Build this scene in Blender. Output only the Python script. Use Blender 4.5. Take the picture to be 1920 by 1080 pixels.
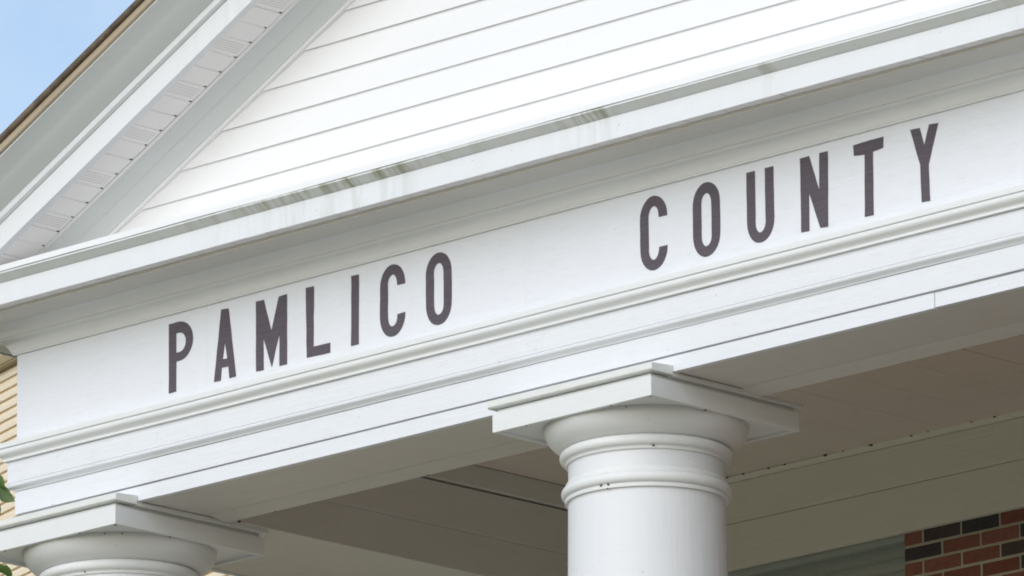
import bpy, bmesh, math, random
from math import sin, cos, tan, pi, radians, atan, sqrt
from mathutils import Vector, Matrix, noise

for o in list(bpy.data.objects): bpy.data.objects.remove(o)
random.seed(7)
scene = bpy.context.scene
COL = scene.collection

# ------------------------------------------------------------------ camera
cam_d = bpy.data.cameras.new('camera'); cam = bpy.data.objects.new('camera', cam_d); COL.objects.link(cam)
cam_d.sensor_width = 36.0; cam_d.lens = 15186.0 / 1920.0 * 36.0
cam_d.clip_start = 0.5; cam_d.clip_end = 3000
R_ = Vector((0.71775114, 0.69624789, -0.00849549)); U_ = Vector((0.18393778, -0.17782287, 0.96671915)); F_ = Vector((-0.67156548, 0.69542641, 0.25569886))
mw = Matrix.Identity(4)
for i in range(3):
    mw[i][0] = R_[i]; mw[i][1] = U_[i]; mw[i][2] = -F_[i]
mw.translation = Vector((24.0757, -21.97547, 1.7))
cam.matrix_world = mw
scene.camera = cam

# ------------------------------------------------------------------ sky and sun (bright, thinly veiled sun)
SUN_EL, SUN_AZ = radians(22), radians(168)      # azimuth measured from +Y, clockwise seen from above
world = bpy.data.worlds.new('World'); scene.world = world; world.use_nodes = True
wt = world.node_tree; wt.nodes.clear()
def wn(t, **k):
    n = wt.nodes.new(t)
    for a, b in k.items(): setattr(n, a, b)
    return n
sky = wn('ShaderNodeTexSky', sky_type='NISHITA', sun_disc=False, sun_elevation=SUN_EL, sun_rotation=SUN_AZ)
sky.air_density = 1.0; sky.dust_density = 0.4; sky.ozone_density = 1.6
bg = wn('ShaderNodeBackground'); bg.inputs['Strength'].default_value = 0.125
cl = wn('ShaderNodeBackground'); cl.inputs['Color'].default_value = (1.0, 1.0, 1.0, 1); cl.inputs['Strength'].default_value = 0.8
tc = wn('ShaderNodeTexCoord'); nz = wn('ShaderNodeTexNoise'); nz.inputs['Scale'].default_value = 3.2; nz.inputs['Detail'].default_value = 8; nz.inputs['Roughness'].default_value = 0.55
rmp = wn('ShaderNodeValToRGB'); rmp.color_ramp.elements[0].position = 0.42; rmp.color_ramp.elements[1].position = 0.66
rmp.color_ramp.elements[0].color = (0.03, 0.03, 0.03, 1); rmp.color_ramp.elements[1].color = (0.92, 0.92, 0.92, 1)
mx = wn('ShaderNodeMixShader'); ow = wn('ShaderNodeOutputWorld')
L = wt.links.new
L(sky.outputs[0], bg.inputs[0]); L(tc.outputs['Generated'], nz.inputs['Vector']); L(nz.outputs['Fac'], rmp.inputs[0])
L(rmp.outputs[0], mx.inputs[0]); L(bg.outputs[0], mx.inputs[1]); L(cl.outputs[0], mx.inputs[2]); L(mx.outputs[0], ow.inputs[0])
sd = bpy.data.lights.new('sun', 'SUN'); sd.energy = 1.35; sd.angle = radians(60); sd.color = (1.0, 0.98, 0.96)
sun = bpy.data.objects.new('sun', sd); COL.objects.link(sun)
dirv = Vector((sin(SUN_AZ) * cos(SUN_EL), cos(SUN_AZ) * cos(SUN_EL), sin(SUN_EL)))
sun.rotation_euler = dirv.to_track_quat('Z', 'Y').to_euler(); sun.location = dirv * 60

scene.view_settings.view_transform = 'Standard'; scene.view_settings.look = 'None'
scene.view_settings.gamma = 1; scene.view_settings.use_curve_mapping = False
scene.view_settings.exposure = 0.48
scene.cycles.filter_width = 1.9

# ------------------------------------------------------------------ materials
MATS = {}
class NT:
    def __init__(s, name):
        s.m = bpy.data.materials.new(name); s.m.use_nodes = True; s.t = s.m.node_tree; s.t.nodes.clear()
        s.out = s.n('ShaderNodeOutputMaterial'); s.b = s.n('ShaderNodeBsdfPrincipled'); s.l(s.b.outputs[0], s.out.inputs[0])
        s.tc = s.n('ShaderNodeTexCoord')
        MATS[name] = s.m
    def n(s, t, **k):
        x = s.t.nodes.new(t)
        for a, b in k.items(): setattr(x, a, b)
        return x
    def l(s, a, b): s.t.links.new(a, b)
    def map(s, scale, loc=(0, 0, 0), src='Object'):
        m = s.n('ShaderNodeMapping'); m.inputs['Scale'].default_value = scale; m.inputs['Location'].default_value = loc
        s.l(s.tc.outputs[src], m.inputs[0]); return m.outputs[0]
    def noise(s, scale, sc=1.0, detail=4, rough=0.55, loc=(0, 0, 0)):
        n = s.n('ShaderNodeTexNoise'); n.inputs['Scale'].default_value = sc; n.inputs['Detail'].default_value = detail; n.inputs['Roughness'].default_value = rough
        s.l(s.map(scale, loc), n.inputs['Vector']); return n.outputs['Fac']
    def ramp(s, fac, p0, p1, c0=(0, 0, 0, 1), c1=(1, 1, 1, 1)):
        r = s.n('ShaderNodeValToRGB'); r.color_ramp.elements[0].position = p0; r.color_ramp.elements[1].position = p1
        r.color_ramp.elements[0].color = c0; r.color_ramp.elements[1].color = c1
        s.l(fac, r.inputs[0]); return r.outputs[0]
    def math(s, op, a, b=None):
        m = s.n('ShaderNodeMath', operation=op)
        for i, v in enumerate((a, b)):
            if v is None: continue
            if isinstance(v, (int, float)): m.inputs[i].default_value = v
            else: s.l(v, m.inputs[i])
        return m.outputs[0]
    def mix(s, fac, a, b):
        m = s.n('ShaderNodeMix', data_type='RGBA')
        if isinstance(fac, (int, float)): m.inputs[0].default_value = fac
        else: s.l(fac, m.inputs[0])
        for i, v in ((6, a), (7, b)):
            if isinstance(v, tuple): m.inputs[i].default_value = v if len(v) == 4 else (*v, 1)
            else: s.l(v, m.inputs[i])
        return m.outputs[2]
    def col(s, c):
        if isinstance(c, tuple): s.b.inputs['Base Color'].default_value = c if len(c) == 4 else (*c, 1)
        else: s.l(c, s.b.inputs['Base Color'])
    def bump(s, h, strength=0.3, dist=0.002):
        b = s.n('ShaderNodeBump'); b.inputs['Strength'].default_value = strength; b.inputs['Distance'].default_value = dist
        s.l(h, b.inputs['Height']); s.l(b.outputs[0], s.b.inputs['Normal'])
    def fin(s, rough=0.5, spec=0.4):
        s.b.inputs['Roughness'].default_value = rough; s.b.inputs['Specular IOR Level'].default_value = spec
        return s.m

def paint(name, base, grain=(3, 40, 90), dirt=(0.62, 0.60, 0.54), dirt_amt=0.35, bump=0.5, dist=0.004, rough=0.5, streak=False, specks=0.35):
    t = NT(name)
    big = t.ramp(t.noise((1.3, 1.3, 2.2), detail=6), 0.42, 0.75)
    fine = t.ramp(t.noise((9, 9, 40), detail=5, rough=0.7, loc=(3, 1, 7)), 0.52, 0.78)
    c = t.mix(t.math('MULTIPLY', big, 0.16), base, tuple(b * d for b, d in zip(base, (0.9, 0.9, 0.86))))
    c = t.mix(t.math('MULTIPLY', fine, dirt_amt), c, dirt)
    spk = t.ramp(t.noise((60, 60, 60), detail=1, rough=0.4, loc=(9, 4, 2)), 0.79, 0.81)
    c = t.mix(t.math('MULTIPLY', spk, specks), c, (0.2, 0.18, 0.15))
    if streak:      # green algae runs: short patches along the ledge, drawn out downwards
        xs_ = t.n('ShaderNodeSeparateXYZ'); t.l(t.tc.outputs['Object'], xs_.inputs[0])
        patch = 0.06
        for c0, wd, am in ((2.35, 0.42, 1.0), (1.75, 0.35, 0.35), (3.62, 0.13, 0.9), (4.55, 0.05, 0.5), (5.75, 0.05, 0.45), (6.6, 0.4, 0.8)):   # a few damp spots along the ledge
            dx = t.math('DIVIDE', t.math('SUBTRACT', xs_.outputs[0], c0), wd)
            patch = t.math('ADD', patch, t.math('MULTIPLY', t.math('POWER', 2.718, t.math('MULTIPLY', t.math('MULTIPLY', dx, dx), -1)), am))
        run = t.ramp(t.noise((17, 3, 2.2), detail=4, rough=0.6, loc=(0.4, 0, 0)), 0.44, 0.66)
        k = t.math('MULTIPLY', patch, run)
        c = t.mix(t.math('MULTIPLY', k, streak), c, (0.22, 0.23, 0.10))
    t.col(c)
    g = t.noise(grain, detail=7, rough=0.65)
    t.bump(g, bump, dist)
    return t.fin(rough, 0.35)

WHITE = (0.775, 0.79, 0.825)
paint('white_board', WHITE, dirt_amt=0.3)
paint('white_frieze', (0.78, 0.795, 0.84), grain=(4, 40, 110), dirt_amt=0.3, bump=0.6)
paint('white_moulding', (0.77, 0.78, 0.78), dirt_amt=0.2)
paint('cap_paint', (0.76, 0.77, 0.75), dirt=(0.52, 0.54, 0.38), dirt_amt=0.55)
paint('white_capital', (0.76, 0.77, 0.77), grain=(30, 30, 60), dirt_amt=0.2, bump=0.3)
paint('white_shaft', (0.745, 0.755, 0.775), grain=(55, 55, 4), dirt_amt=0.12, bump=0.4)
paint('vinyl_white', (0.85, 0.85, 0.855), grain=(2, 20, 30), dirt_amt=0.08, bump=0.12, rough=0.4, specks=0.12)
paint('vinyl_soffit', (0.87, 0.85, 0.845), grain=(20, 3, 20), dirt_amt=0.1, bump=0.15)
paint('metal_fascia', (0.79, 0.805, 0.83), grain=(1.2, 10, 12), dirt_amt=0.1, bump=0.15, rough=0.38, streak=0.22)
paint('metal_drip', (0.72, 0.74, 0.74), grain=(1.2, 10, 12), dirt_amt=0.15, bump=0.15, rough=0.38, streak=0.85)
paint('metal_crown', (0.66, 0.69, 0.69), grain=(1.2, 10, 12), dirt_amt=0.1, bump=0.2, rough=0.4)
paint('ceiling_vinyl', (0.74, 0.645, 0.575), grain=(30, 2, 30), dirt=(0.52, 0.44, 0.37), dirt_amt=0.25, bump=0.3)
paint('porch_trim', (0.76, 0.73, 0.62), dirt=(0.58, 0.55, 0.45), dirt_amt=0.25)
paint('infill_board', (0.40, 0.43, 0.39), dirt=(0.30, 0.32, 0.28), dirt_amt=0.3)
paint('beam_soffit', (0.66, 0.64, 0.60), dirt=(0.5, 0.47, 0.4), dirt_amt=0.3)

t = NT('letter_paint')
wv = t.ramp(t.noise((5, 10, 120), detail=6, rough=0.7), 0.35, 0.7)
cr = t.ramp(t.noise((7, 7, 150), detail=5, rough=0.7, loc=(5, 3, 1)), 0.62, 0.7)
c = t.mix(wv, (0.085, 0.070, 0.085), (0.125, 0.105, 0.122)); c = t.mix(t.math('MULTIPLY', cr, 0.75), c, (0.035, 0.028, 0.035))
t.col(c); t.bump(t.noise((4, 40, 110), detail=6), 0.5, 0.003); t.fin(0.6, 0.3)

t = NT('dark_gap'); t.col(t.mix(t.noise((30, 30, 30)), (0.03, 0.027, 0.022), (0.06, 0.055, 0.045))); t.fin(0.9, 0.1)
t = NT('vent_soffit')       # perforated panel: rows of punched holes
sx = t.n('ShaderNodeSeparateXYZ'); t.l(t.tc.outputs['UV'], sx.inputs[0])
fx = t.math('SUBTRACT', t.math('FRACT', t.math('MULTIPLY', sx.outputs[0], 22)), 0.5); fy = t.math('SUBTRACT', t.math('FRACT', t.math('MULTIPLY', sx.outputs[1], 7)), 0.5)
d = t.math('ADD', t.math('MULTIPLY', fx, fx), t.math('MULTIPLY', fy, fy)); hole = t.math('LESS_THAN', d, 0.075)
ins = t.math('MULTIPLY', t.math('GREATER_THAN', sx.outputs[0], 0.1), t.math('MULTIPLY', t.math('GREATER_THAN', sx.outputs[1], 0.14), t.math('LESS_THAN', sx.outputs[1], 0.86)))
t.col(t.mix(t.math('MULTIPLY', hole, ins), (0.87, 0.85, 0.845), (0.50, 0.48, 0.47))); t.fin(0.45, 0.3)

t = NT('tan_metal'); t.col(t.mix(t.noise((2, 8, 8), detail=5), (0.36, 0.29, 0.20), (0.50, 0.41, 0.29))); t.fin(0.45, 0.4)
t = NT('shingle'); t.col(t.mix(t.ramp(t.noise((9, 9, 9), detail=6, rough=0.75), 0.35, 0.65), (0.075, 0.055, 0.04), (0.20, 0.155, 0.115)))
t.bump(t.noise((60, 60, 60), detail=3), 0.6, 0.004); t.fin(0.9, 0.15)

def brickmat(name, a, b):
    t = NT(name); oi = t.n('ShaderNodeObjectInfo')
    c = t.mix(oi.outputs['Random'], a, b)
    c = t.mix(t.math('MULTIPLY', t.ramp(t.noise((25, 25, 25), detail=6, rough=0.7), 0.4, 0.75), 0.5), c, tuple(x * 0.5 for x in a))
    t.col(c); t.bump(t.noise((70, 70, 70), detail=5, rough=0.7), 0.6, 0.004); t.fin(0.85, 0.2)
brickmat('brick_red', (0.22, 0.085, 0.058), (0.31, 0.135, 0.10))
brickmat('brick_dark', (0.065, 0.06, 0.062), (0.105, 0.078, 0.072))
t = NT('mortar'); t.col(t.mix(t.noise((30, 30, 30), detail=5), (0.46, 0.43, 0.32), (0.56, 0.53, 0.41))); t.bump(t.noise((120, 120, 120)), 0.5, 0.003); t.fin(0.95, 0.1)
t = NT('brick_far')
bt = t.n('ShaderNodeTexBrick'); bt.inputs['Scale'].default_value = 1.0; bt.inputs['Brick Width'].default_value = 0.2127; bt.inputs['Row Height'].default_value = 0.0667; bt.inputs['Mortar Size'].default_value = 0.006
bt.inputs['Color1'].default_value = (0.25, 0.095, 0.065, 1); bt.inputs['Color2'].default_value = (0.17, 0.075, 0.06, 1); bt.inputs['Mortar'].default_value = (0.45, 0.42, 0.32, 1)
sx = t.n('ShaderNodeSeparateXYZ'); t.l(t.tc.outputs['Object'], sx.inputs[0]); cx = t.n('ShaderNodeCombineXYZ')
t.l(t.math('ADD', sx.outputs[0], sx.outputs[1]), cx.inputs[0]); t.l(sx.outputs[2], cx.inputs[1]); t.l(cx.outputs[0], bt.inputs['Vector'])
t.col(bt.outputs['Color']); t.fin(0.9, 0.2)

t = NT('concrete'); t.col(t.mix(t.noise((1.5, 1.5, 1.5), detail=8, rough=0.65), (0.44, 0.41, 0.35), (0.58, 0.54, 0.46))); t.bump(t.noise((40, 40, 40), detail=5), 0.4, 0.004); t.fin(0.9, 0.2)
t = NT('lawn'); t.col(t.mix(t.ramp(t.noise((0.35, 0.35, 0.35), detail=9, rough=0.7), 0.3, 0.7), (0.075, 0.10, 0.03), (0.16, 0.15, 0.065))); t.bump(t.noise((30, 30, 30), detail=5), 0.7, 0.03); t.fin(0.95, 0.1)
t = NT('cream_siding'); t.col(t.mix(t.ramp(t.noise((1.5, 1.5, 14), detail=5), 0.4, 0.7), (0.84, 0.71, 0.53), (0.89, 0.79, 0.63))); t.bump(t.noise((3, 3, 40), detail=4), 0.2, 0.003); t.fin(0.5, 0.3)
t = NT('cream_trim'); t.col(t.mix(t.noise((3, 3, 3), detail=4), (0.74, 0.66, 0.50), (0.80, 0.73, 0.58))); t.fin(0.45, 0.4)
t = NT('bark'); t.col(t.mix(t.ramp(t.noise((10, 10, 2.5), detail=7, rough=0.7), 0.35, 0.65), (0.07, 0.05, 0.035), (0.17, 0.13, 0.10))); t.bump(t.noise((18, 18, 4), detail=6), 0.8, 0.02); t.fin(0.9, 0.2)
t = NT('leaf')
c = t.mix(t.ramp(t.noise((5, 5, 5), detail=3), 0.35, 0.65), (0.055, 0.125, 0.025), (0.13, 0.21, 0.05)); t.col(c)
t.fin(0.4, 0.5)
tr = t.n('ShaderNodeBsdfTranslucent'); t.l(c, tr.inputs[0]); ms = t.n('ShaderNodeMixShader'); ms.inputs[0].default_value = 0.3
t.l(t.b.outputs[0], ms.inputs[1]); t.l(tr.outputs[0], ms.inputs[2]); t.l(ms.outputs[0], t.out.inputs[0])

# ------------------------------------------------------------------ mesh helpers
class MB:
    def __init__(s): s.v = []; s.f = []; s.uv = None
    def add(s, vs, fs):
        o = len(s.v); s.v += [tuple(v) for v in vs]; s.f += [tuple(i + o for i in f) for f in fs]; return s
    def box(s, x0, x1, y0, y1, z0, z1):
        return s.add([(x0, y0, z0), (x1, y0, z0), (x1, y1, z0), (x0, y1, z0), (x0, y0, z1), (x1, y0, z1), (x1, y1, z1), (x0, y1, z1)],
                     [(3, 2, 1, 0), (4, 5, 6, 7), (0, 1, 5, 4), (1, 2, 6, 5), (2, 3, 7, 6), (3, 0, 4, 7)])
    def rings(s, rings, closed_caps=True):
        """rings: list of equal-length closed loops"""
        n = len(rings[0]); vs = [p for r in rings for p in r]; fs = []
        for i in range(len(rings) - 1):
            for j in range(n):
                k = (j + 1) % n
                fs.append((i * n + j, i * n + k, (i + 1) * n + k, (i + 1) * n + j))
        if closed_caps:
            fs.append(tuple(range(n - 1, -1, -1))); b = (len(rings) - 1) * n; fs.append(tuple(range(b, b + n)))
        return s.add(vs, fs)
    def mesh(s, name, mat, smooth=None, bevel=0):
        me = bpy.data.meshes.new(name); me.from_pydata(s.v, [], s.f)
        bm = bmesh.new(); bm.from_mesh(me)
        bmesh.ops.recalc_face_normals(bm, faces=bm.faces)
        if bevel:
            bmesh.ops.bevel(bm, geom=[e for e in bm.edges if e.calc_face_angle(0) > 0.6], offset=bevel, segments=2, affect='EDGES', profile=0.5)
        bm.to_mesh(me); bm.free()
        if smooth is not None:
            for p in me.polygons: p.use_smooth = True
            me.set_sharp_from_angle(angle=radians(smooth))
        me.materials.append(MATS[mat]); return me
    def build(s, name, mat, parent=None, smooth=None, bevel=0):
        return link(name, s.mesh(name, mat, smooth, bevel), parent)

def link(name, me, parent=None):
    o = bpy.data.objects.new(name, me); COL.objects.link(o)
    if parent is not None: o.parent = parent
    return o
def empty(name, loc, label, cat, group=None, rz=0):
    o = bpy.data.objects.new(name, None); COL.objects.link(o); o.location = loc; o.rotation_euler.z = rz
    o.empty_display_size = 0.3
    o['label'] = label; o['category'] = cat
    if group: o['group'] = group
    return o

W = 9.545          # portico width between the frieze corners
YW = 2.95          # brick wall face behind the porch
FLOOR = 2.2        # porch floor

def wob(x, seed, amp):
    return amp * noise.noise(Vector((x * 1.7, seed * 3.1, 0.3)))
def sweep(name, prof, mat, parent, amp=0.0012, seed=0, smooth=None, xs=None, side=True, yb=2.9, x0=None, x1=None):
    """closed profile [(p, z)] carried round the left side, the front and the right side with mitred corners"""
    mb = MB(); rings = []
    N = 44
    if side: rings.append([(-p, yb, z) for p, z in prof])
    xa = 0 if x0 is None else x0; xb = W if x1 is None else x1
    for i in range(N + 1):
        x = xa + (xb - xa) * i / N; ring = []
        for p, z in prof:
            xx = x
            if i == 0 and x0 is None: xx = -p
            if i == N and x1 is None: xx = W + p
            ring.append((xx, -p - (wob(x, seed, amp) if p > -0.015 else 0), z + wob(x, seed + 9, amp)))
        rings.append(ring)
    if side: rings.append([(W + p, yb, z) for p, z in prof])
    mb.rings(rings)
    return mb.build(name, mat, parent, smooth)

# ------------------------------------------------------------------ ground
g = MB(); g.add([(-900, -900, 0), (900, -900, 0), (900, 900, 0), (-900, 900, 0)], [(0, 1, 2, 3)])
ground = g.build('ground', 'lawn'); ground['kind'] = 'structure'; ground['label'] = 'lawn around the courthouse'
g = MB(); g.box(-2.0, W + 14, -40, -4.6, -0.2, 0.05); pv = g.build('pavement', 'concrete'); pv['kind'] = 'structure'

# ------------------------------------------------------------------ courthouse
CH = empty('courthouse', (0, 0, 0), 'white wooden portico and gable of a brick courthouse, PAMLICO COUNTY painted on its frieze', 'courthouse')

# podium and steps under the columns
g = MB(); g.box(-0.35, W + 0.35, -0.35, YW, 0, FLOOR - 0.12); g.build('podium', 'brick_far', CH)
g = MB(); g.box(-0.42, W + 0.42, -0.42, YW - 0.01, FLOOR - 0.117, FLOOR); g.build('porch_floor', 'concrete', CH, bevel=0.01)
for i in range(12):
    g = MB(); z = FLOOR - 0.1833 * (i + 1); g.box(0.9, W - 0.9, -0.425 - 0.31 * (i + 1), -0.425 - 0.31 * i, 0 if z < 0.1 else 0.0, z + 0.003) if z > 0.02 else None
    if g.v: g.build('step', 'concrete', CH)

# --- architrave
sweep('architrave_board', [(-0.02, 9.575), (0.027, 9.575), (0.027, 9.486), (0.0235, 9.4835), (0.0245, 9.480), (0.030, 9.477), (0.0285, 9.470), (0.022, 9.464), (0.013, 9.460), (0.010, 9.4555), (0.0085, 9.452), (-0.02, 9.452)], 'white_board', CH, seed=1, smooth=35)
sweep('lower_architrave_board', [(-0.02, 9.4505), (0.004, 9.4505), (0.004, 9.3560), (-0.02, 9.3560)], 'white_board', CH, seed=2)
sweep('shadow_gap', [(-0.03, 9.3575), (-0.016, 9.3575), (-0.016, 9.346), (-0.03, 9.346)], 'white_board', CH, amp=0)
for k, (a, b, dy, dz) in enumerate(((-0.0, 0.862, 0.0, 0.001), (0.8635, 5.028, -0.003, -0.002), (5.0295, W, 0.0025, 0.003))):
    g = MB(); rings = []
    n = 16
    for i in range(n + 1):
        x = a + (b - a) * i / n; w = wob(x, 20 + k, 0.002)
        y0 = 0.003 + dy + w * 0.5; z0 = 9.2905 + dz + w; z1 = 9.3485 + wob(x, 31, 0.0015)
        rings.append([(x, y0, z0), (x, y0, z1), (x, 0.03, z1), (x, 0.03, z0)])
    g.rings(rings); g.build('beam_edge_strip', 'white_board', CH)
g = MB(); g.box(0.001, 0.03, 0.031, 2.9, 9.291, 9.3505); g.build('beam_edge_strip', 'white_board', CH)
g = MB(); g.box(W - 0.03, W - 0.001, 0.031, 2.9, 9.291, 9.3505); g.build('beam_edge_strip', 'white_board', CH)

# --- taenia moulding between architrave and frieze
sweep('architrave_moulding', [(-0.02, 9.6535), (0.062, 9.6535), (0.063, 9.6315), (0.054, 9.6295), (0.054, 9.6275), (0.060, 9.6255), (0.0645, 9.617), (0.063, 9.608), (0.056, 9.601), (0.047, 9.5955), (0.041, 9.5905), (0.0395, 9.585), (0.041, 9.5815), (0.041, 9.578), (0.0315, 9.5765), (-0.02, 9.5755)], 'white_moulding', CH, seed=3, amp=0.0018, smooth=40)

# --- frieze with the painted words
frieze = sweep('frieze_board', [(-0.06, 10.05), (0.0, 10.05), (0.0, 9.654), (-0.06, 9.654)], 'white_frieze', CH, amp=0.0, seed=4)

ZB, ZT, ST = 9.706, 9.998, 0.0435
def arc(cx, cz, rx, rz, a0, a1, n=10):
    return [(cx + rx * cos(a0 + (a1 - a0) * i / n), cz + rz * sin(a0 + (a1 - a0) * i / n)) for i in range(n + 1)]
def stadium(x0, x1, z0, z1, rz):
    rx = (x1 - x0) / 2; cx = (x0 + x1) / 2
    return arc(cx, z1 - rz, rx, rz, 0, pi, 14) + arc(cx, z0 + rz, rx, rz, pi, 2 * pi, 14)
def letter_O(x0, x1): return [stadium(x0, x1, ZB, ZT + 0.003, 0.088), stadium(x0 + ST, x1 - ST, ZB + ST - 0.002, ZT - ST + 0.003, 0.04)]
def letter_C(x0, x1):
    cx = (x0 + x1) / 2; ro = (x1 - x0) / 2; ri = ro - ST
    outer = [(x1, 9.911)] + arc(cx, ZT - 0.082, ro, 0.085, 0, pi, 14)[0:] + arc(cx, ZB + 0.085, ro, 0.085, pi, 2 * pi, 14) + [(x1, 9.793)]
    inner = [(x1 - ST, 9.793)] + arc(cx, ZB + 0.082, ri, 0.04, 2 * pi, pi, 12) + arc(cx, ZT - 0.08, ri, 0.042, pi, 0, 12) + [(x1 - ST, 9.911)]
    return [outer + inner]
def letter_U(x0, x1):
    cx = (x0 + x1) / 2; ro = (x1 - x0) / 2; ri = ro - ST
    return [[(x1 - ST, ZT - 0.003), (x1, ZT - 0.003)][::-1] + [(x1 - ST, ZT - 0.003)] [0:0] + [(x1 - ST, ZT - 0.003)] + arc(cx, ZB + 0.08, ri, 0.038, 2 * pi, pi, 12)[0:] + [(x0 + ST, ZT - 0.003), (x0, ZT - 0.003)] + arc(cx, ZB + 0.088, ro, 0.086, pi, 2 * pi, 14)]
LETTERS = [
    ('P', [[(0.914, ZB), (0.957, ZB + 0.001), (0.957, 9.832)] + arc(0.975, 9.914, 0.080, 0.082, -pi / 2, pi / 2, 14) + [(0.914, ZT - 0.002)],
           [(0.9565, 9.869)] + arc(0.975, 9.909, 0.0385, 0.041, -pi / 2, pi / 2, 10) + [(0.9565, 9.950)]]),
    ('A', [[(1.178, 9.705), (1.217, 9.705), (1.2235, 9.757), (1.262, 9.755), (1.268, 9.706), (1.3065, 9.707), (1.263, 9.997), (1.220, 10.0)],
           [(1.229, 9.792), (1.2555, 9.790), (1.242, 9.862)]]),
    ('M', [[(1.422, 9.705), (1.4665, 9.703), (1.465, 9.838), (1.512, 9.708), (1.557, 9.838), (1.557, 9.703), (1.5995, 9.703), (1.600, 9.994), (1.553, 9.991), (1.510, 9.856), (1.467, 9.994), (1.422, 9.996)]]),
    ('L', [[(1.713, 9.708), (1.846, 9.706), (1.8465, 9.746), (1.751, 9.748), (1.754, 9.996), (1.708, 9.998)]]),
    ('I', [[(1.965, 9.710), (2.0065, 9.711), (2.0095, 9.997), (1.967, 9.998)]]),
    ('C', letter_C(2.128, 2.268)), ('O', letter_O(2.384, 2.526)),
    ('C', letter_C(3.544, 3.686)), ('O', letter_O(3.821, 3.961)), ('U', letter_U(4.100, 4.239)),
    ('N', [[(4.376, 9.706), (4.4165, 9.705), (4.418, 9.856), (4.473, 9.706), (4.512, 9.704), (4.517, 9.997), (4.474, 9.999), (4.4705, 9.853), (4.4215, 9.997), (4.376, 9.997)]]),
    ('T', [[(4.697, 9.704), (4.7405, 9.703), (4.743, 9.949), (4.7945, 9.955), (4.7965, 9.998), (4.690, 9.996), (4.646, 9.993), (4.648, 9.952), (4.702, 9.947)]]),
    ('Y', [[(4.981, 9.705), (5.0215, 9.703), (5.018, 9.845), (5.070, 9.994), (5.025, 9.998), (4.998, 9.922), (4.977, 9.993), (4.931, 9.995), (4.977, 9.850)]]),
]
for ch, loops in LETTERS:
    cu = bpy.data.curves.new('letter', 'CURVE'); cu.dimensions = '2D'; cu.fill_mode = 'BOTH'; cu.extrude = 0.0012
    for lp in loops:
        # hand-painted edge: subdivide and wander by under a millimetre
        pts = []
        for i, (x, z) in enumerate(lp):
            x2, z2 = lp[(i + 1) % len(lp)]; d = sqrt((x2 - x) ** 2 + (z2 - z) ** 2); m = max(1, int(d / 0.02))
            for k in range(m):
                u = k / m; px, pz = x + (x2 - x) * u, z + (z2 - z) * u
                v = noise.noise_vector(Vector((px * 22, pz * 22, 5))) * 0.0014
                pts.append((px + v.x, pz + v.y))
        sp = cu.splines.new('POLY'); sp.points.add(len(pts) - 1)
        for q, (x, z) in zip(sp.points, pts): q.co = (x, z, 0, 1)
        sp.use_cyclic_u = True
    tmp = bpy.data.objects.new('tmp', cu); COL.objects.link(tmp)
    me = bpy.data.meshes.new_from_object(tmp.evaluated_get(bpy.context.evaluated_depsgraph_get()))
    bpy.data.objects.remove(tmp)
    for v in me.vertices: x, z, y = v.co; v.co = (x, -0.0014 - y, z)
    me.materials.clear(); me.materials.append(MATS['letter_paint']); me.name = 'letter'
    o = link('letter', me, frieze); o['label'] = 'painted purple-grey capital letter ' + ch

# --- crown moulding, soffit, fascia and drip cap of the horizontal cornice
def qcurve(a, b, c, n):   # quadratic arc a -> c with control b
    return [((1 - t) ** 2 * a[0] + 2 * t * (1 - t) * b[0] + t * t * c[0], (1 - t) ** 2 * a[1] + 2 * t * (1 - t) * b[1] + t * t * c[1]) for t in [i / n for i in range(n + 1)]]
prof = [(-0.02, 10.033), (0.013, 10.033), (0.014, 10.0385)] + qcurve((0.017, 10.040), (0.028, 10.072), (0.048, 10.079), 6) + qcurve((0.05, 10.0795), (0.068, 10.082), (0.074, 10.089), 4) + [(0.070, 10.0905), (0.070, 10.0925), (0.079, 10.0935)] \
    + qcurve((0.080, 10.0945), (0.104, 10.119), (0.143, 10.128), 7) + [(0.147, 10.1305), (0.147, 10.15), (-0.02, 10.19)]
sweep('crown_moulding', prof, 'white_moulding', CH, seed=5, smooth=40)
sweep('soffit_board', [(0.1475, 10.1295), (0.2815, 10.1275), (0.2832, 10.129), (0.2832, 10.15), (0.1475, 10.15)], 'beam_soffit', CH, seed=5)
sweep('soffit_channel', [(0.2835, 10.1365), (0.2885, 10.136), (0.2885, 10.1405), (0.2835, 10.1405)], 'vinyl_soffit', CH, seed=5)
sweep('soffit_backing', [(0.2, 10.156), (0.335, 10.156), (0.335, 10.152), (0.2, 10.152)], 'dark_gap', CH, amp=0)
pm = MB(); pm.box(0.002, 0.0965, -0.3395, -0.2915, 10.1395, 10.1415); pm.box(-0.0019, 0.0019, -0.3395, -0.3, 10.1425, 10.144); pmesh = pm.mesh('soffit_panel', 'vinyl_soffit')
x = 0.346 - 0.0985 * 7
while x < 7.2:
    o = link('soffit_panel', pmesh, CH); o.location = (x, 0, random.uniform(-0.0006, 0.0006)); x += 0.0985
g = MB(); g.box(x, W + 0.337, -0.3395, -0.2915, 10.1395, 10.1415); g.build('soffit_strip', 'vinyl_soffit', CH)
sweep('fascia_board', [(0.3397, 10.1398), (0.341, 10.1398), (0.3415, 10.2295), (0.3397, 10.2295)], 'metal_fascia', CH, seed=6, amp=0.0015)
sweep('drip_moulding', [(0.30, 10.2305), (0.3435, 10.2305), (0.352, 10.236), (0.375, 10.2535), (0.3785, 10.2555), (0.3785, 10.2625), (0.371, 10.2635), (0.30, 10.2635)], 'metal_drip', CH, seed=6, amp=0.0015)
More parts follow.
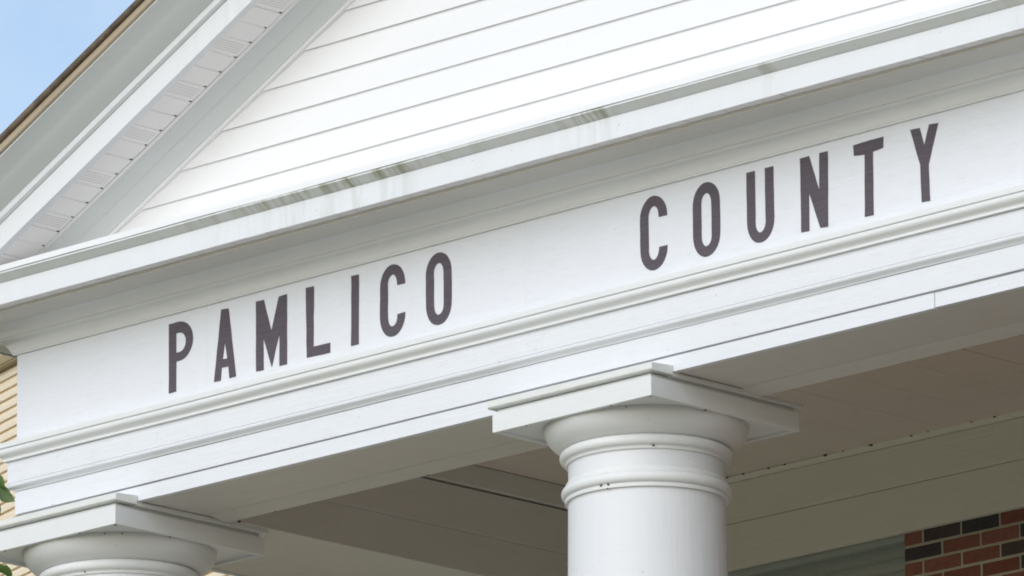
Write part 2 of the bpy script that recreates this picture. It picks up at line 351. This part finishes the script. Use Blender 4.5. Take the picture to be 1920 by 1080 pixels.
# flashing cap: slightly rippled sheet edge
g = MB(); rings = []
for i in range(121):
    x = -0.38 + (W + 0.76) * i / 120; w = wob(x * 2.4, 41, 0.0045) + wob(x * 7, 43, 0.0015)
    y = 0 if 0 < i < 120 else 0
    rings.append([(x, -0.3795 + w * 0.6, 10.2655 + wob(x * 1.5, 44, 0.003)), (x, -0.3775 + w, 10.2915 + w * 0.5), (x, 0.0, 10.372), (x, 0.0, 10.2655)])
g.rings(rings); g.build('flashing', 'vinyl_white', CH)
for sx_ in (-0.3795, W + 0.0):
    g = MB(); g.box(sx_, sx_ + 0.3795, 0.001, 2.9, 10.2655, 10.30); g.build('flashing', 'vinyl_white', CH)

# --- pediment: lapped siding boards cut to the rake
TH = atan(0.5); CT, SN = cos(TH), sin(TH); XM = W / 2
g = MB(); g.add([(-0.1, 0.03, 10.19), (W + 0.1, 0.03, 10.19), (XM, 0.03, 12.6), (-0.1, 2.9, 10.19), (W + 0.1, 2.9, 10.19), (XM, 2.9, 12.6)], [(0, 1, 2), (3, 5, 4), (0, 2, 5, 3), (0, 3, 4, 1), (1, 4, 5, 2)])
ped = g.build('pediment_wall', 'vinyl_white', CH)
WJ = 9.085          # rake line of the siding's upper edge (distance along the rake normal)
z0 = 10.507 - 0.1195 * 1
def rake_x(z, w): return (z * CT - w) / SN
k = 0
while z0 < 12.4:
    zb, zt = z0, z0 + 0.131
    g = MB(); pr = [(-0.0145, zb), (-0.0135, zb + 0.006), (-0.0022, zt), (0.004, zt), (0.004, zb + 0.004), (-0.009, zb)]
    rings = []
    n = max(2, int((W - 2 * rake_x(zb, WJ)) / 0.3))
    for i in range(n + 1):
        u = i / n; ring = []
        for y, z in pr:
            xa = max(-0.05, rake_x(z, WJ)); xb = W - xa
            if xb < xa: xa = xb = XM
            x = xa + (xb - xa) * u; ring.append((x, y + wob(x, 60 + k, 0.0012), z + wob(x, 80 + k, 0.0012)))
        rings.append(ring)
    g.rings(rings); g.build('siding_board', 'vinyl_white', ped); z0 += 0.1195; k += 1

# --- raking cornices (profile p = towards the viewer, w = along the rake normal)
def rake(name, prof, mat, parent, mirror=False, cut=None, xend=None, smooth=None, amp=0.0012, seed=0, y_back=None):
    mb = MB(); rings = []; N = 30
    for i in range(N + 1):
        ring = []
        for p, w in prof:
            s1 = (XM + w * SN) / CT
            s0 = (cut - w * CT) / SN if cut is not None else (xend + w * SN) / CT
            s = s0 + (s1 - s0) * i / N
            dw = wob(s, 100 + seed, amp)
            x, z = -w * SN + s * CT, w * CT + s * SN
            if i == N: x = XM
            ring.append(((W - x) if mirror else x, -p - (dw if p < 1 and p > 0 else 0), z + dw))
        rings.append(ring)
    mb.rings(rings)
    return mb.build(name, mat, parent, smooth)
for mir in (False, True):
    rake('siding_channel', [(-0.003, 9.062), (0.026, 9.062), (0.026, 9.078), (0.019, 9.0795), (-0.003, 9.0795)], 'vinyl_white', CH, mir, cut=10.2)
    bedm = [(0.0, 9.076), (0.031, 9.076), (0.033, 9.080), (0.0765, 9.1255), (0.0785, 9.1245), (0.081, 9.1275), (0.133, 9.1625), (0.135, 9.1645), (0.135, 9.19), (0.0, 9.19)]
    rake('bed_moulding', bedm, 'metal_crown', CH, mir, cut=10.2, seed=1)
    rake('soffit_channel', [(0.134, 9.1615), (0.1535, 9.1615), (0.1535, 9.1655), (0.134, 9.1655)], 'vinyl_soffit', CH, mir, cut=10.2)
    rake('soffit_channel', [(0.309, 9.1600), (0.345, 9.1590), (0.345, 9.1655), (0.309, 9.1655)], 'metal_fascia', CH, mir, cut=10.2)
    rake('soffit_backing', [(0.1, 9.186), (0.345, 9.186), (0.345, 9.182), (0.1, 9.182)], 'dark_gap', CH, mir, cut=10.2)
    rake('fascia_board', [(0.33, 9.1585), (0.3465, 9.1575), (0.3465, 9.250), (0.33, 9.250)], 'metal_fascia', CH, mir, cut=10.2, seed=2)
    rake('fascia_lip', [(0.33, 9.252), (0.350, 9.252), (0.3645, 9.2585), (0.3665, 9.281), (0.361, 9.284), (0.33, 9.284)], 'metal_fascia', CH, mir, xend=-0.36, seed=2)
    crn = [(0.32, 9.286), (0.3635, 9.286)] + qcurve((0.366, 9.288), (0.410, 9.306), (0.442, 9.326), 5) + qcurve((0.443, 9.327), (0.484, 9.350), (0.518, 9.362), 5) + [(0.520, 9.368), (0.32, 9.369)]
    rake('raking_crown', crn, 'metal_crown', CH, mir, xend=-0.5, smooth=40, seed=3)
    rake('drip_edge', [(0.47, 9.370), (0.528, 9.370), (0.532, 9.374), (0.5295, 9.402), (0.47, 9.402)], 'tan_metal', CH, mir, xend=-0.52, seed=4)
    rake('roof', [(-9.5, 9.4035), (0.540, 9.4035), (0.5455, 9.409), (0.5425, 9.4285), (-9.5, 9.4285)], 'shingle', CH, mir, xend=-0.55, seed=5, amp=0.003)
# vented soffit panels along the left rake (and its twin on the right)
def rake_panel(name, mat, a, b):
    me = bpy.data.meshes.new(name)
    vs = []; pa, pb = 0.1565, 0.3085
    for (w, e) in ((9.1610, 0), (9.1635, 0)):
        for (p, s) in ((pa, a), (pb, a), (pb, b), (pa, b)): vs.append((-w * SN + s * CT, -p, w * CT + s * SN))
    for w in (9.1637, 9.1665):      # recessed joint strip, stopping short of the channel
        for (p, q) in ((pa + 0.013, -a - 0.001), (pb, -a - 0.001), (pb, a + 0.001), (pa + 0.013, a + 0.001)): vs.append((-w * SN + q * CT, -p, w * CT + q * SN))
    box = [(0, 1, 2, 3), (7, 6, 5, 4), (0, 4, 5, 1), (1, 5, 6, 2), (2, 6, 7, 3), (3, 7, 4, 0)]
    me.from_pydata(vs, [], box + [tuple(i + 8 for i in f) for f in box])
    uv = me.uv_layers.new(name='UVMap')
    cs = {0: (0, 0), 1: (1, 0), 2: (1, 1), 3: (0, 1)}
    for p in me.polygons:
        for li in p.loop_indices: uv.data[li].uv = cs[me.loops[li].vertex_index % 4] if me.loops[li].vertex_index < 8 else (0.02, 0.02)
    me.materials.append(MATS[mat]); return me
PIT = 0.0977
plain = rake_panel('soffit_panel', 'vinyl_soffit', 0.0042, PIT - 0.0042); vent = rake_panel('soffit_panel', 'vent_soffit', 0.0042, PIT - 0.0042)
s_ref = 6.5172
for k in range(-20, 34):
    s = s_ref + PIT * k
    if -9.161 * SN + s * CT > XM - 0.1: break
    for mir in (False, True):
        o = link('soffit_panel', vent if k % 3 == 0 else plain, CH)
        dz = random.uniform(-0.0006, 0.0006)
        if mir: o.scale.x = -1; o.location = (W - s * CT, 0, s * SN + dz)
        else: o.location = (s * CT, 0, s * SN + dz)

# --- beams: undersides and inner faces
BI = 0.50           # inner edge of the front beam
g = MB(); g.add([(0.031, 0.031, 9.2925), (W - 0.031, 0.031, 9.2925), (W - 0.031, 0.385, 9.2925), (0.031, 0.385, 9.2925)], [(0, 1, 2, 3)])
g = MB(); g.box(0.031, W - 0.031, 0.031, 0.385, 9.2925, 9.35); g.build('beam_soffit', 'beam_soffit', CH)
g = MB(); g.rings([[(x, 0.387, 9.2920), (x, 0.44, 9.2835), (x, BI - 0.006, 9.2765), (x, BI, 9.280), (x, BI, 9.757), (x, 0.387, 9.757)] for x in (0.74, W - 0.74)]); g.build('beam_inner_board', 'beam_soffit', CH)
for mir in (False, True):
    def X(a, b): return (W - b, W - a) if mir else (a, b)
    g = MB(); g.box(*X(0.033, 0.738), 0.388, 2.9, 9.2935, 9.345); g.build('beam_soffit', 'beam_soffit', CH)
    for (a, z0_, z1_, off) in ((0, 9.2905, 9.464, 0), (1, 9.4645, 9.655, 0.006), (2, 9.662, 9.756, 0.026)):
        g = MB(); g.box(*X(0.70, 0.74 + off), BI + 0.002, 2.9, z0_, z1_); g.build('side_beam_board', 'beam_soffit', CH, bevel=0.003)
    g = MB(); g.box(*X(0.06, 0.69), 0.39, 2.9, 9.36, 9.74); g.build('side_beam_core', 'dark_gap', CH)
# --- ceiling boards
bm_ = MB(); bm_.rings([[(0.001, y, 9.7575), (0.007, y, 9.755), (0.298, y, 9.755), (0.3035, y, 9.7575), (0.3035, y, 9.766), (0.001, y, 9.766)] for y in (BI + 0.002, 2.9)])
bme = bm_.mesh('ceiling_board', 'ceiling_vinyl')
x = 0.766
while x < W - 1.0:
    o = link('ceiling_board', bme, CH); o.location = (x, 0, random.uniform(-0.0015, 0.0015)); x += 0.3045
g = MB(); g.box(x, W - 0.766, BI + 0.002, 2.9, 9.755, 9.766); g.build('ceiling_board', 'ceiling_vinyl', CH)
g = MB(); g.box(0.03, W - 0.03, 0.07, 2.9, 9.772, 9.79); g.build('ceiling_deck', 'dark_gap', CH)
# --- trim on the brick wall under the ceiling
g = MB(); g.rings([[(x, 2.90, 9.742), (x, 2.865, 9.7545), (x, 2.95, 9.7545), (x, 2.95, 9.742)] for x in (0.74, W - 0.74)]); g.build('ceiling_trim', 'porch_trim', CH)
g = MB(); g.box(0.74, W - 0.74, 2.912, 2.95, 9.566, 9.741); g.build('wall_trim_board', 'porch_trim', CH, bevel=0.002)
g = MB(); g.box(0.74, W - 0.74, 2.920, 2.95, 9.366, 9.564); g.build('wall_trim_board', 'porch_trim', CH, bevel=0.002)

# --- brick wall
XO = 2.277          # right jamb of the boarded opening
wall = MB(); wall.box(XO, W, YW + 0.0025, YW + 0.3, FLOOR, 9.76); wall_o = wall.build('brick_wall', 'mortar', CH)
def brick_mesh(l, mat):
    b = MB(); b.box(0.001, l - 0.001, -0.0, 0.05, 0.001, 0.0555); return b.mesh('brick', mat, bevel=0.003)
LB = 0.2027
BM = {(n_, m_): brick_mesh(n_, m_) for n_ in (LB, 0.0965) for m_ in ('brick_red', 'brick_dark')}
ztop = 9.3115
for r in range(22):
    zz = ztop - 0.0664 * r
    x = XO; first = True; i = 0
    while x < 5.0:
        l = 0.0965 if (first and r % 2 == 0) else LB
        dk = {(0, 1), (1, 0), (0, 2)}
        dark = (r, i) in dk or ((r, i) not in {(0, 0), (1, 1), (2, 0), (2, 1), (1, 2), (2, 2), (3, 1), (3, 2), (0, 3)} and random.random() < 0.28)
        o = link('brick', BM[(l, 'brick_dark' if dark else 'brick_red')], wall_o)
        o.location = (x, YW - 0.002 + random.uniform(-0.0015, 0.0015), zz + random.uniform(-0.0008, 0.0008))
        x += l + 0.0100; first = False; i += 1
wx = x
g = MB(); g.box(wx, W, YW, YW + 0.002, FLOOR, 9.376); g.box(XO, wx - 0.01, YW, YW + 0.002, FLOOR, zz - 0.01); g.build('brick_face', 'brick_far', wall_o)
# boarded infill left of the jamb: narrow lapped slats in a frame
inf = MB(); inf.box(0.0, XO - 0.002, YW + 0.06, YW + 0.3, FLOOR, 9.76); inf_o = inf.build('infill_panel', 'infill_board', CH)
g = MB(); g.box(0.74, XO - 0.003, YW + 0.004, YW + 0.058, 9.338, 9.366); g.build('head_trim', 'infill_board', inf_o)
sm = MB(); sm.rings([[(x, YW + 0.022, 0.0), (x, YW + 0.026, 0.006), (x, YW + 0.044, 0.066), (x, YW + 0.058, 0.066), (x, YW + 0.058, 0.0)] for x in (0.74, XO - 0.003)]); sme = sm.mesh('slat', 'infill_board')
for r in range(28):
    o = link('slat', sme, inf_o); o.location = (0, 0, 9.279 - 0.0575 * r)
# main block behind
g = MB(); g.box(0.02, 0.3, YW + 0.31, 12, 0, 9.76); g.box(W - 0.3, W - 0.02, YW + 0.31, 12, 0, 9.76); g.box(0.31, W - 0.31, 11.7, 12, 0, 9.76); g.build('block_wall', 'brick_far', CH)
g = MB(); g.box(0.0, W, 2.955, 12.01, 9.80, 10.17); g.build('block_entablature', 'white_board', CH)

# ------------------------------------------------------------------ columns
HC = 9.292 - FLOOR
def lathe(prof, seg=72):
    mb = MB(); rings = [[(r * cos(2 * pi * j / seg), r * sin(2 * pi * j / seg), z - FLOOR) for j in range(seg)] for r, z in prof]
    mb.rings(rings); return mb
def ringprof(r, z, h, n=10, k=1.0):   # half-round bead centred on z
    return [(r + k * h * cos(a), z + h * sin(a)) for a in [-pi / 2 + pi * i / n for i in range(n + 1)]]
P = {}
P['shaft'] = lathe([(0.36, FLOOR + 0.30), (0.352, FLOOR + 0.34), (0.345, 3.2), (0.342, 4.2), (0.334, 5.6), (0.324, 7.2), (0.312, 8.4), (0.3075, 8.75), (0.305, 8.93), (0.304, 9.06)]).mesh('shaft', 'white_shaft', smooth=40)
P['astragal'] = lathe([(0.300, 8.8935), (0.3175, 8.8935), (0.319, 8.907)] + ringprof(0.314, 8.932, 0.0215, k=0.85) + [(0.316, 8.957), (0.315, 8.966), (0.3075, 8.975), (0.300, 8.977)]).mesh('astragal', 'white_capital', smooth=45)
P['neck_bead'] = lathe([(0.300, 9.040), (0.3145, 9.043), (0.316, 9.052)] + ringprof(0.319, 9.076, 0.0205, k=0.9) + [(0.322, 9.099), (0.300, 9.101)]).mesh('neck_bead', 'white_capital', smooth=45)
P['echinus'] = lathe([(0.28, 9.0985), (0.328, 9.1005)] + qcurve((0.335, 9.104), (0.381, 9.128), (0.397, 9.170), 8) + qcurve((0.3975, 9.173), (0.4005, 9.183), (0.399, 9.1912), 5) + [(0.28, 9.1915)]).mesh('echinus', 'white_capital', smooth=50)
def zb(z): return z - FLOOR
H = 0.4215
mb = MB()       # hollow box: four mitred skirt boards, top plate
T = 0.022
mb.rings([[(-H, -H, zb(9.1805)), (H, -H, zb(9.1805)), (H, H, zb(9.1805)), (-H, H, zb(9.1805))], [(-H, -H, zb(9.257)), (H, -H, zb(9.257)), (H, H, zb(9.257)), (-H, H, zb(9.257))]], closed_caps=False)
h = H - T
mb.rings([[(-h, -h, zb(9.1805)), (h, -h, zb(9.1805)), (h, h, zb(9.1805)), (-h, h, zb(9.1805))], [(-h, -h, zb(9.192)), (h, -h, zb(9.192)), (h, h, zb(9.192)), (-h, h, zb(9.192))]], closed_caps=False)
o_ = len(mb.v) - 16
mb.f += [(o_ + 0, o_ + 1, o_ + 9, o_ + 8), (o_ + 1, o_ + 2, o_ + 10, o_ + 9), (o_ + 2, o_ + 3, o_ + 11, o_ + 10), (o_ + 3, o_ + 0, o_ + 8, o_ + 11),
         (o_ + 4, o_ + 5, o_ + 6, o_ + 7), (o_ + 12, o_ + 13, o_ + 14, o_ + 15)]
P['abacus'] = mb.mesh('abacus', 'white_capital', bevel=0.002)
mb = MB(); mb.box(-0.405, 0.405, -0.405, 0.405, zb(9.2575), zb(9.2715)); P['abacus_neck'] = mb.mesh('abacus_neck', 'white_capital')
mb = MB(); mb.box(-0.433, 0.433, -0.3125, 0.433, zb(9.272), zb(9.2898)); P['abacus_cap_plate'] = mb.mesh('abacus_cap_plate', 'white_capital', bevel=0.0015)
mb = MB(); mb.rings([[(x, -0.426, zb(9.2755)), (x, -0.433, zb(9.2815)), (x, -0.433, zb(9.3055)), (x, -0.3145, zb(9.3135)), (x, -0.3145, zb(9.2755))] for x in (-0.438, 0.438)]); P['abacus_cap'] = mb.mesh('abacus_cap', 'cap_paint', bevel=0.0015)
P['base_torus'] = lathe([(0.3, FLOOR + 0.16)] + [(0.37 + 0.07 * cos(a), FLOOR + 0.23 + 0.07 * sin(a)) for a in [-pi / 2 + pi * i / 10 for i in range(11)]] + [(0.3, FLOOR + 0.305)]).mesh('base_torus', 'white_capital', smooth=45)
mb = MB(); mb.box(-0.47, 0.47, -0.47, 0.47, 0.0, 0.159); P['plinth'] = mb.mesh('plinth', 'white_capital', bevel=0.006)
cols = [(0.291, 'white round column at the outer end of the portico, under the blank frieze before PAMLICO'),
        (3.268, 'white round column under the gap between the words PAMLICO and COUNTY'),
        (6.277, 'white round column past the Y of COUNTY, third from the cream building'),
        (9.254, 'white round column at the portico corner away from the cream building')]
for x, lab in cols:
    c_ = empty('portico_column', (x, 0.313, FLOOR), lab, 'column', 'white round columns carrying the portico'); c_['kind'] = 'thing'
    for nm in ('shaft', 'astragal', 'neck_bead', 'echinus', 'abacus', 'abacus_neck', 'abacus_cap_plate', 'abacus_cap', 'base_torus', 'plinth'):
        link(nm, P[nm], c_)

# ------------------------------------------------------------------ cream building behind the portico's far end
ux = Vector((0.951, -0.309, 0)).normalized(); ang = math.atan2(ux.y, ux.x)
NB = empty('neighbouring_building', (-8.267, 7.482, 0), 'cream building with narrow lapped siding and a gutter, behind the portico end', 'building', rz=ang)
ZE = 12.835
g = MB(); g.box(-9, 3.4, 0.03, 8, 0, ZE); g.build('wall', 'cream_siding', NB)
sb = MB(); sb.rings([[(x, -0.022, 0.0), (x, -0.022, 0.028), (x, -0.008, 0.050), (x, -0.004, 0.0585), (x, 0.028, 0.0585), (x, 0.028, 0.0)] for x in (-8.9, 3.3)]); sbm = sb.mesh('siding_board', 'cream_siding')
for i in range(150):
    o = link('siding_board', sbm, NB); o.location = (0, 0, ZE - 0.03 - 0.0582 * (i + 1))
for x in (-8.95, 3.35):
    g = MB(); g.box(x - 0.05, x + 0.05, -0.04, 0.029, 0, ZE - 0.03); g.build('corner_trim', 'cream_trim', NB)
g = MB(); g.box(-9.3, 3.7, -0.06, 0.029, ZE - 0.028, ZE - 0.004); g.build('eave_soffit', 'tan_metal', NB)
g = MB(); g.rings([[(x, -0.062, ZE - 0.018), (x, -0.12, ZE - 0.002), (x, -0.165, ZE + 0.07), (x, -0.155, ZE + 0.08), (x, -0.062, ZE + 0.08)] for x in (-9.35, 3.75)]); g.build('gutter', 'cream_trim', NB)
g = MB(); g.add([(-9.35, -0.05, ZE + 0.07), (3.75, -0.05, ZE + 0.07), (3.75, 4, ZE + 0.75), (-9.35, 4, ZE + 0.75), (3.75, 8.3, ZE + 0.07), (-9.35, 8.3, ZE + 0.07), (-9.35, -0.05, ZE), (3.75, -0.05, ZE), (3.75, 8.3, ZE), (-9.35, 8.3, ZE)],
                [(0, 1, 2, 3), (3, 2, 4, 5), (6, 7, 8, 9), (0, 1, 7, 6), (5, 4, 8, 9), (0, 3, 5, 9, 6), (1, 2, 4, 8, 7)]); g.build('roof', 'shingle', NB)
for k in range(3):
    g = MB(); x = -7.6 + 3.4 * k; g.box(x, x + 1.1, -0.045, -0.036, 8.0, 9.9); wf = g.build('window', 'cream_trim', NB)
    g = MB(); g.box(x + 0.08, x + 1.02, -0.048, -0.0455, 8.08, 9.82); g.build('pane', 'dark_gap', wf)

# ------------------------------------------------------------------ tree beside the portico
TB = Vector((-3.55, 0.15, 0))
TR = empty('leafy_tree', TB, 'broad-leaved green tree beside the far end of the portico', 'tree')
def tube(pts, rad, seg=8):
    mb = MB(); rings = []
    for i, p in enumerate(pts):
        p = Vector(p); d = (Vector(pts[min(i + 1, len(pts) - 1)]) - Vector(pts[max(i - 1, 0)])).normalized()
        a = d.cross(Vector((0.3, 1, 0.2))).normalized(); b = d.cross(a)
        rings.append([tuple(p + (a * cos(2 * pi * j / seg) + b * sin(2 * pi * j / seg)) * rad[i]) for j in range(seg)])
    return mb.rings(rings)
tube([(0, 0, -0.1), (0.05, 0.02, 2), (-0.05, 0.05, 4.2), (0.04, 0.0, 6.5), (0.0, 0.05, 9.5)], [0.24, 0.19, 0.16, 0.11, 0.03], 12).build('trunk', 'bark', TR, smooth=60)
CC = Vector((0, 0, 8.9)); RX, RZ = 1.82, 2.6
twigs = []
for i in range(16):
    a = i * 2.4; z = 5.6 + 0.27 * i; rr = RX * sqrt(max(0.1, 1 - ((z + 0.8 - CC.z) / RZ) ** 2)) * 0.9
    e = Vector((cos(a) * rr, sin(a) * rr, z + 0.9)); m = Vector((cos(a) * rr * 0.5, sin(a) * rr * 0.5, z + 0.3))
    tube([(0, 0, z - 0.3), m, e], [0.055, 0.035, 0.012], 6).build('branch', 'bark', TR, smooth=60); twigs += [(m, e)]
# the twigs that show beside the architrave
VIS = [Vector((-1.905, 1.625, 10.075)) - TB, Vector((-1.965, 1.70, 9.715)) - TB]
for v in VIS:
    tube([Vector((0, 0.05, v.z - 0.9)), v * 0.55 + Vector((0, 0, v.z * 0.45 - 0.3)), v], [0.05, 0.025, 0.006], 6).build('branch', 'bark', TR, smooth=60)
lv = MB()
def leaf(mb, p, d, nrm, l, w):
    d = d.normalized(); s = d.cross(nrm).normalized(); n_ = s.cross(d)
    pr = [(0, 0), (0.22, 0.36), (0.48, 0.5), (0.74, 0.34), (1.0, 0)]
    vs = []; 
    for u, h in pr: vs.append(p + d * (u * l) - n_ * (0.22 * l * u * u))
    for u, h in pr[1:4]: vs.append(p + d * (u * l) + s * (h * w) + n_ * (0.12 * w - 0.22 * l * u * u))
    for u, h in pr[1:4]: vs.append(p + d * (u * l) - s * (h * w) + n_ * (0.12 * w - 0.22 * l * u * u))
    mb.add(vs, [(0, 1, 5), (1, 2, 6, 5), (2, 3, 7, 6), (3, 4, 7), (0, 8, 1), (1, 8, 9, 2), (2, 9, 10, 3), (3, 10, 4)])
rnd = random.Random(3)
def rv(): return Vector((rnd.gauss(0, 1), rnd.gauss(0, 1), rnd.gauss(0, 1)))
clumps = []
while len(clumps) < 300:
    q = rv().normalized() * (rnd.random() ** 0.45); c = CC + Vector((q.x * RX, q.y * RX, q.z * RZ)); clumps.append(c)
for c in clumps:
    for i in range(30):
        p = c + rv() * 0.15
        if Vector((p.x / RX, p.y / RX, (p.z - CC.z) / RZ)).length > 1.08: continue
        leaf(lv, p, rv() + Vector((0, 0, -0.7)) + (p - CC) * 0.3, (rv() * 0.6 + Vector((0, 0, 1))).normalized(), rnd.uniform(0.07, 0.11), rnd.uniform(0.04, 0.06))
cr = lv.build('crown', 'leaf', TR); cr['kind'] = 'stuff'
me_l = []
for k in range(3):
    mb = MB(); leaf(mb, Vector((0, 0, 0)), Vector((1, 0, -0.25)), Vector((0, 0.2, 1)), 0.075 + 0.012 * k, 0.05 + 0.004 * k); me_l.append(mb.mesh('leaf', 'leaf', smooth=80))
Rh = Vector((0.7193, 0.6947, 0))
for v, offs in ((VIS[0], [(0.01, 0.10, -1.2), (0.03, 0.05, -0.9), (0.025, 0.0, -0.5), (0.02, -0.06, -1.3), (0.05, -0.02, -0.8), (0.0, -0.10, -1.5), (-0.03, 0.03, -0.3), (-0.05, -0.05, -1.0)]), (VIS[1], [(0.02, 0.02, -0.6), (0.05, 0.0, -0.2), (0.0, 0.03, -1.0), (-0.03, 0.0, 0.2)])):
    for (a, z, pit) in offs:
        o = link('leaf', rnd.choice(me_l), TR); o.location = v + Rh * (a - 0.055) + Vector((0, 0, z))
        o.rotation_euler = (rnd.choice((-1, 1)) * rnd.uniform(0.6, 1.3), -pit * 0.6, math.atan2(Rh.y, Rh.x) + rnd.uniform(-0.8, 0.8))

# ------------------------------------------------------------------ small dirt: mud-dauber crumbs and chips in the corners
t = NT('mud'); t.col(t.mix(t.noise((90, 90, 90), detail=3), (0.05, 0.035, 0.022), (0.15, 0.10, 0.06))); t.fin(0.95, 0.1)
rd = random.Random(11)
def crumb(mb, c, r):
    vs = []
    for i in range(4):
        a = pi * (i + 0.5) / 4
        for j in range(6):
            b = 2 * pi * j / 6; k = r * rd.uniform(0.7, 1.25)
            vs.append((c[0] + k * sin(a) * cos(b) * 1.5, c[1] + k * sin(a) * sin(b), c[2] + k * cos(a) * 0.7))
    fs = [(i * 6 + j, i * 6 + (j + 1) % 6, (i + 1) * 6 + (j + 1) % 6, (i + 1) * 6 + j) for i in range(3) for j in range(6)]
    fs += [tuple(range(5, -1, -1)), tuple(range(18, 24))]
    mb.add(vs, fs)
g = MB()
for x in (1.36, 1.47, 1.58, 1.70, 1.92, 2.04, 2.17, 2.40, 2.51, 2.75, 2.86, 3.09, 3.2, 3.5, 3.75, 4.1):
    crumb(g, (x + rd.uniform(-0.02, 0.02), 2.862, 9.7535), rd.uniform(0.003, 0.008))
for x, y in ((1.02, 0.494), (1.9, 0.494), (0.743, 0.53), (0.744, 0.56)): crumb(g, (x, y, 9.2795 if y < 0.5 else 9.292), rd.uniform(0.005, 0.010))
o = g.build('mud_crumbs', 'mud', CH); o['kind'] = 'stuff'
for c_ in [o for o in COL.objects if o.name.startswith('portico_column')]:
    g = MB()
    for n_ in range(6):
        a = -0.80 + rd.uniform(-0.75, 0.55); r, z = rd.choice(((0.3205, 8.9065), (0.3185, 8.892), (0.4, 9.185), (0.318, 9.051)))
        crumb(g, (r * cos(a), r * sin(a), z - FLOOR), rd.uniform(0.0022, 0.0048))
    for (px, py) in ((0.405, -0.405), (0.20, -0.41), (0.405, -0.1), (-0.25, -0.41)): crumb(g, (px, py, 9.181 - FLOOR), rd.uniform(0.003, 0.006))
    o = g.build('mud_crumbs', 'mud', c_); o['kind'] = 'stuff'
# caulked butt joints between the frieze boards
for x in (1.132, 2.93, 5.62):
    g = MB(); g.box(x - 0.0016, x + 0.0016, -0.0006, 0.01, 9.655, 10.032); g.build('caulk_joint', 'cap_paint', frieze)
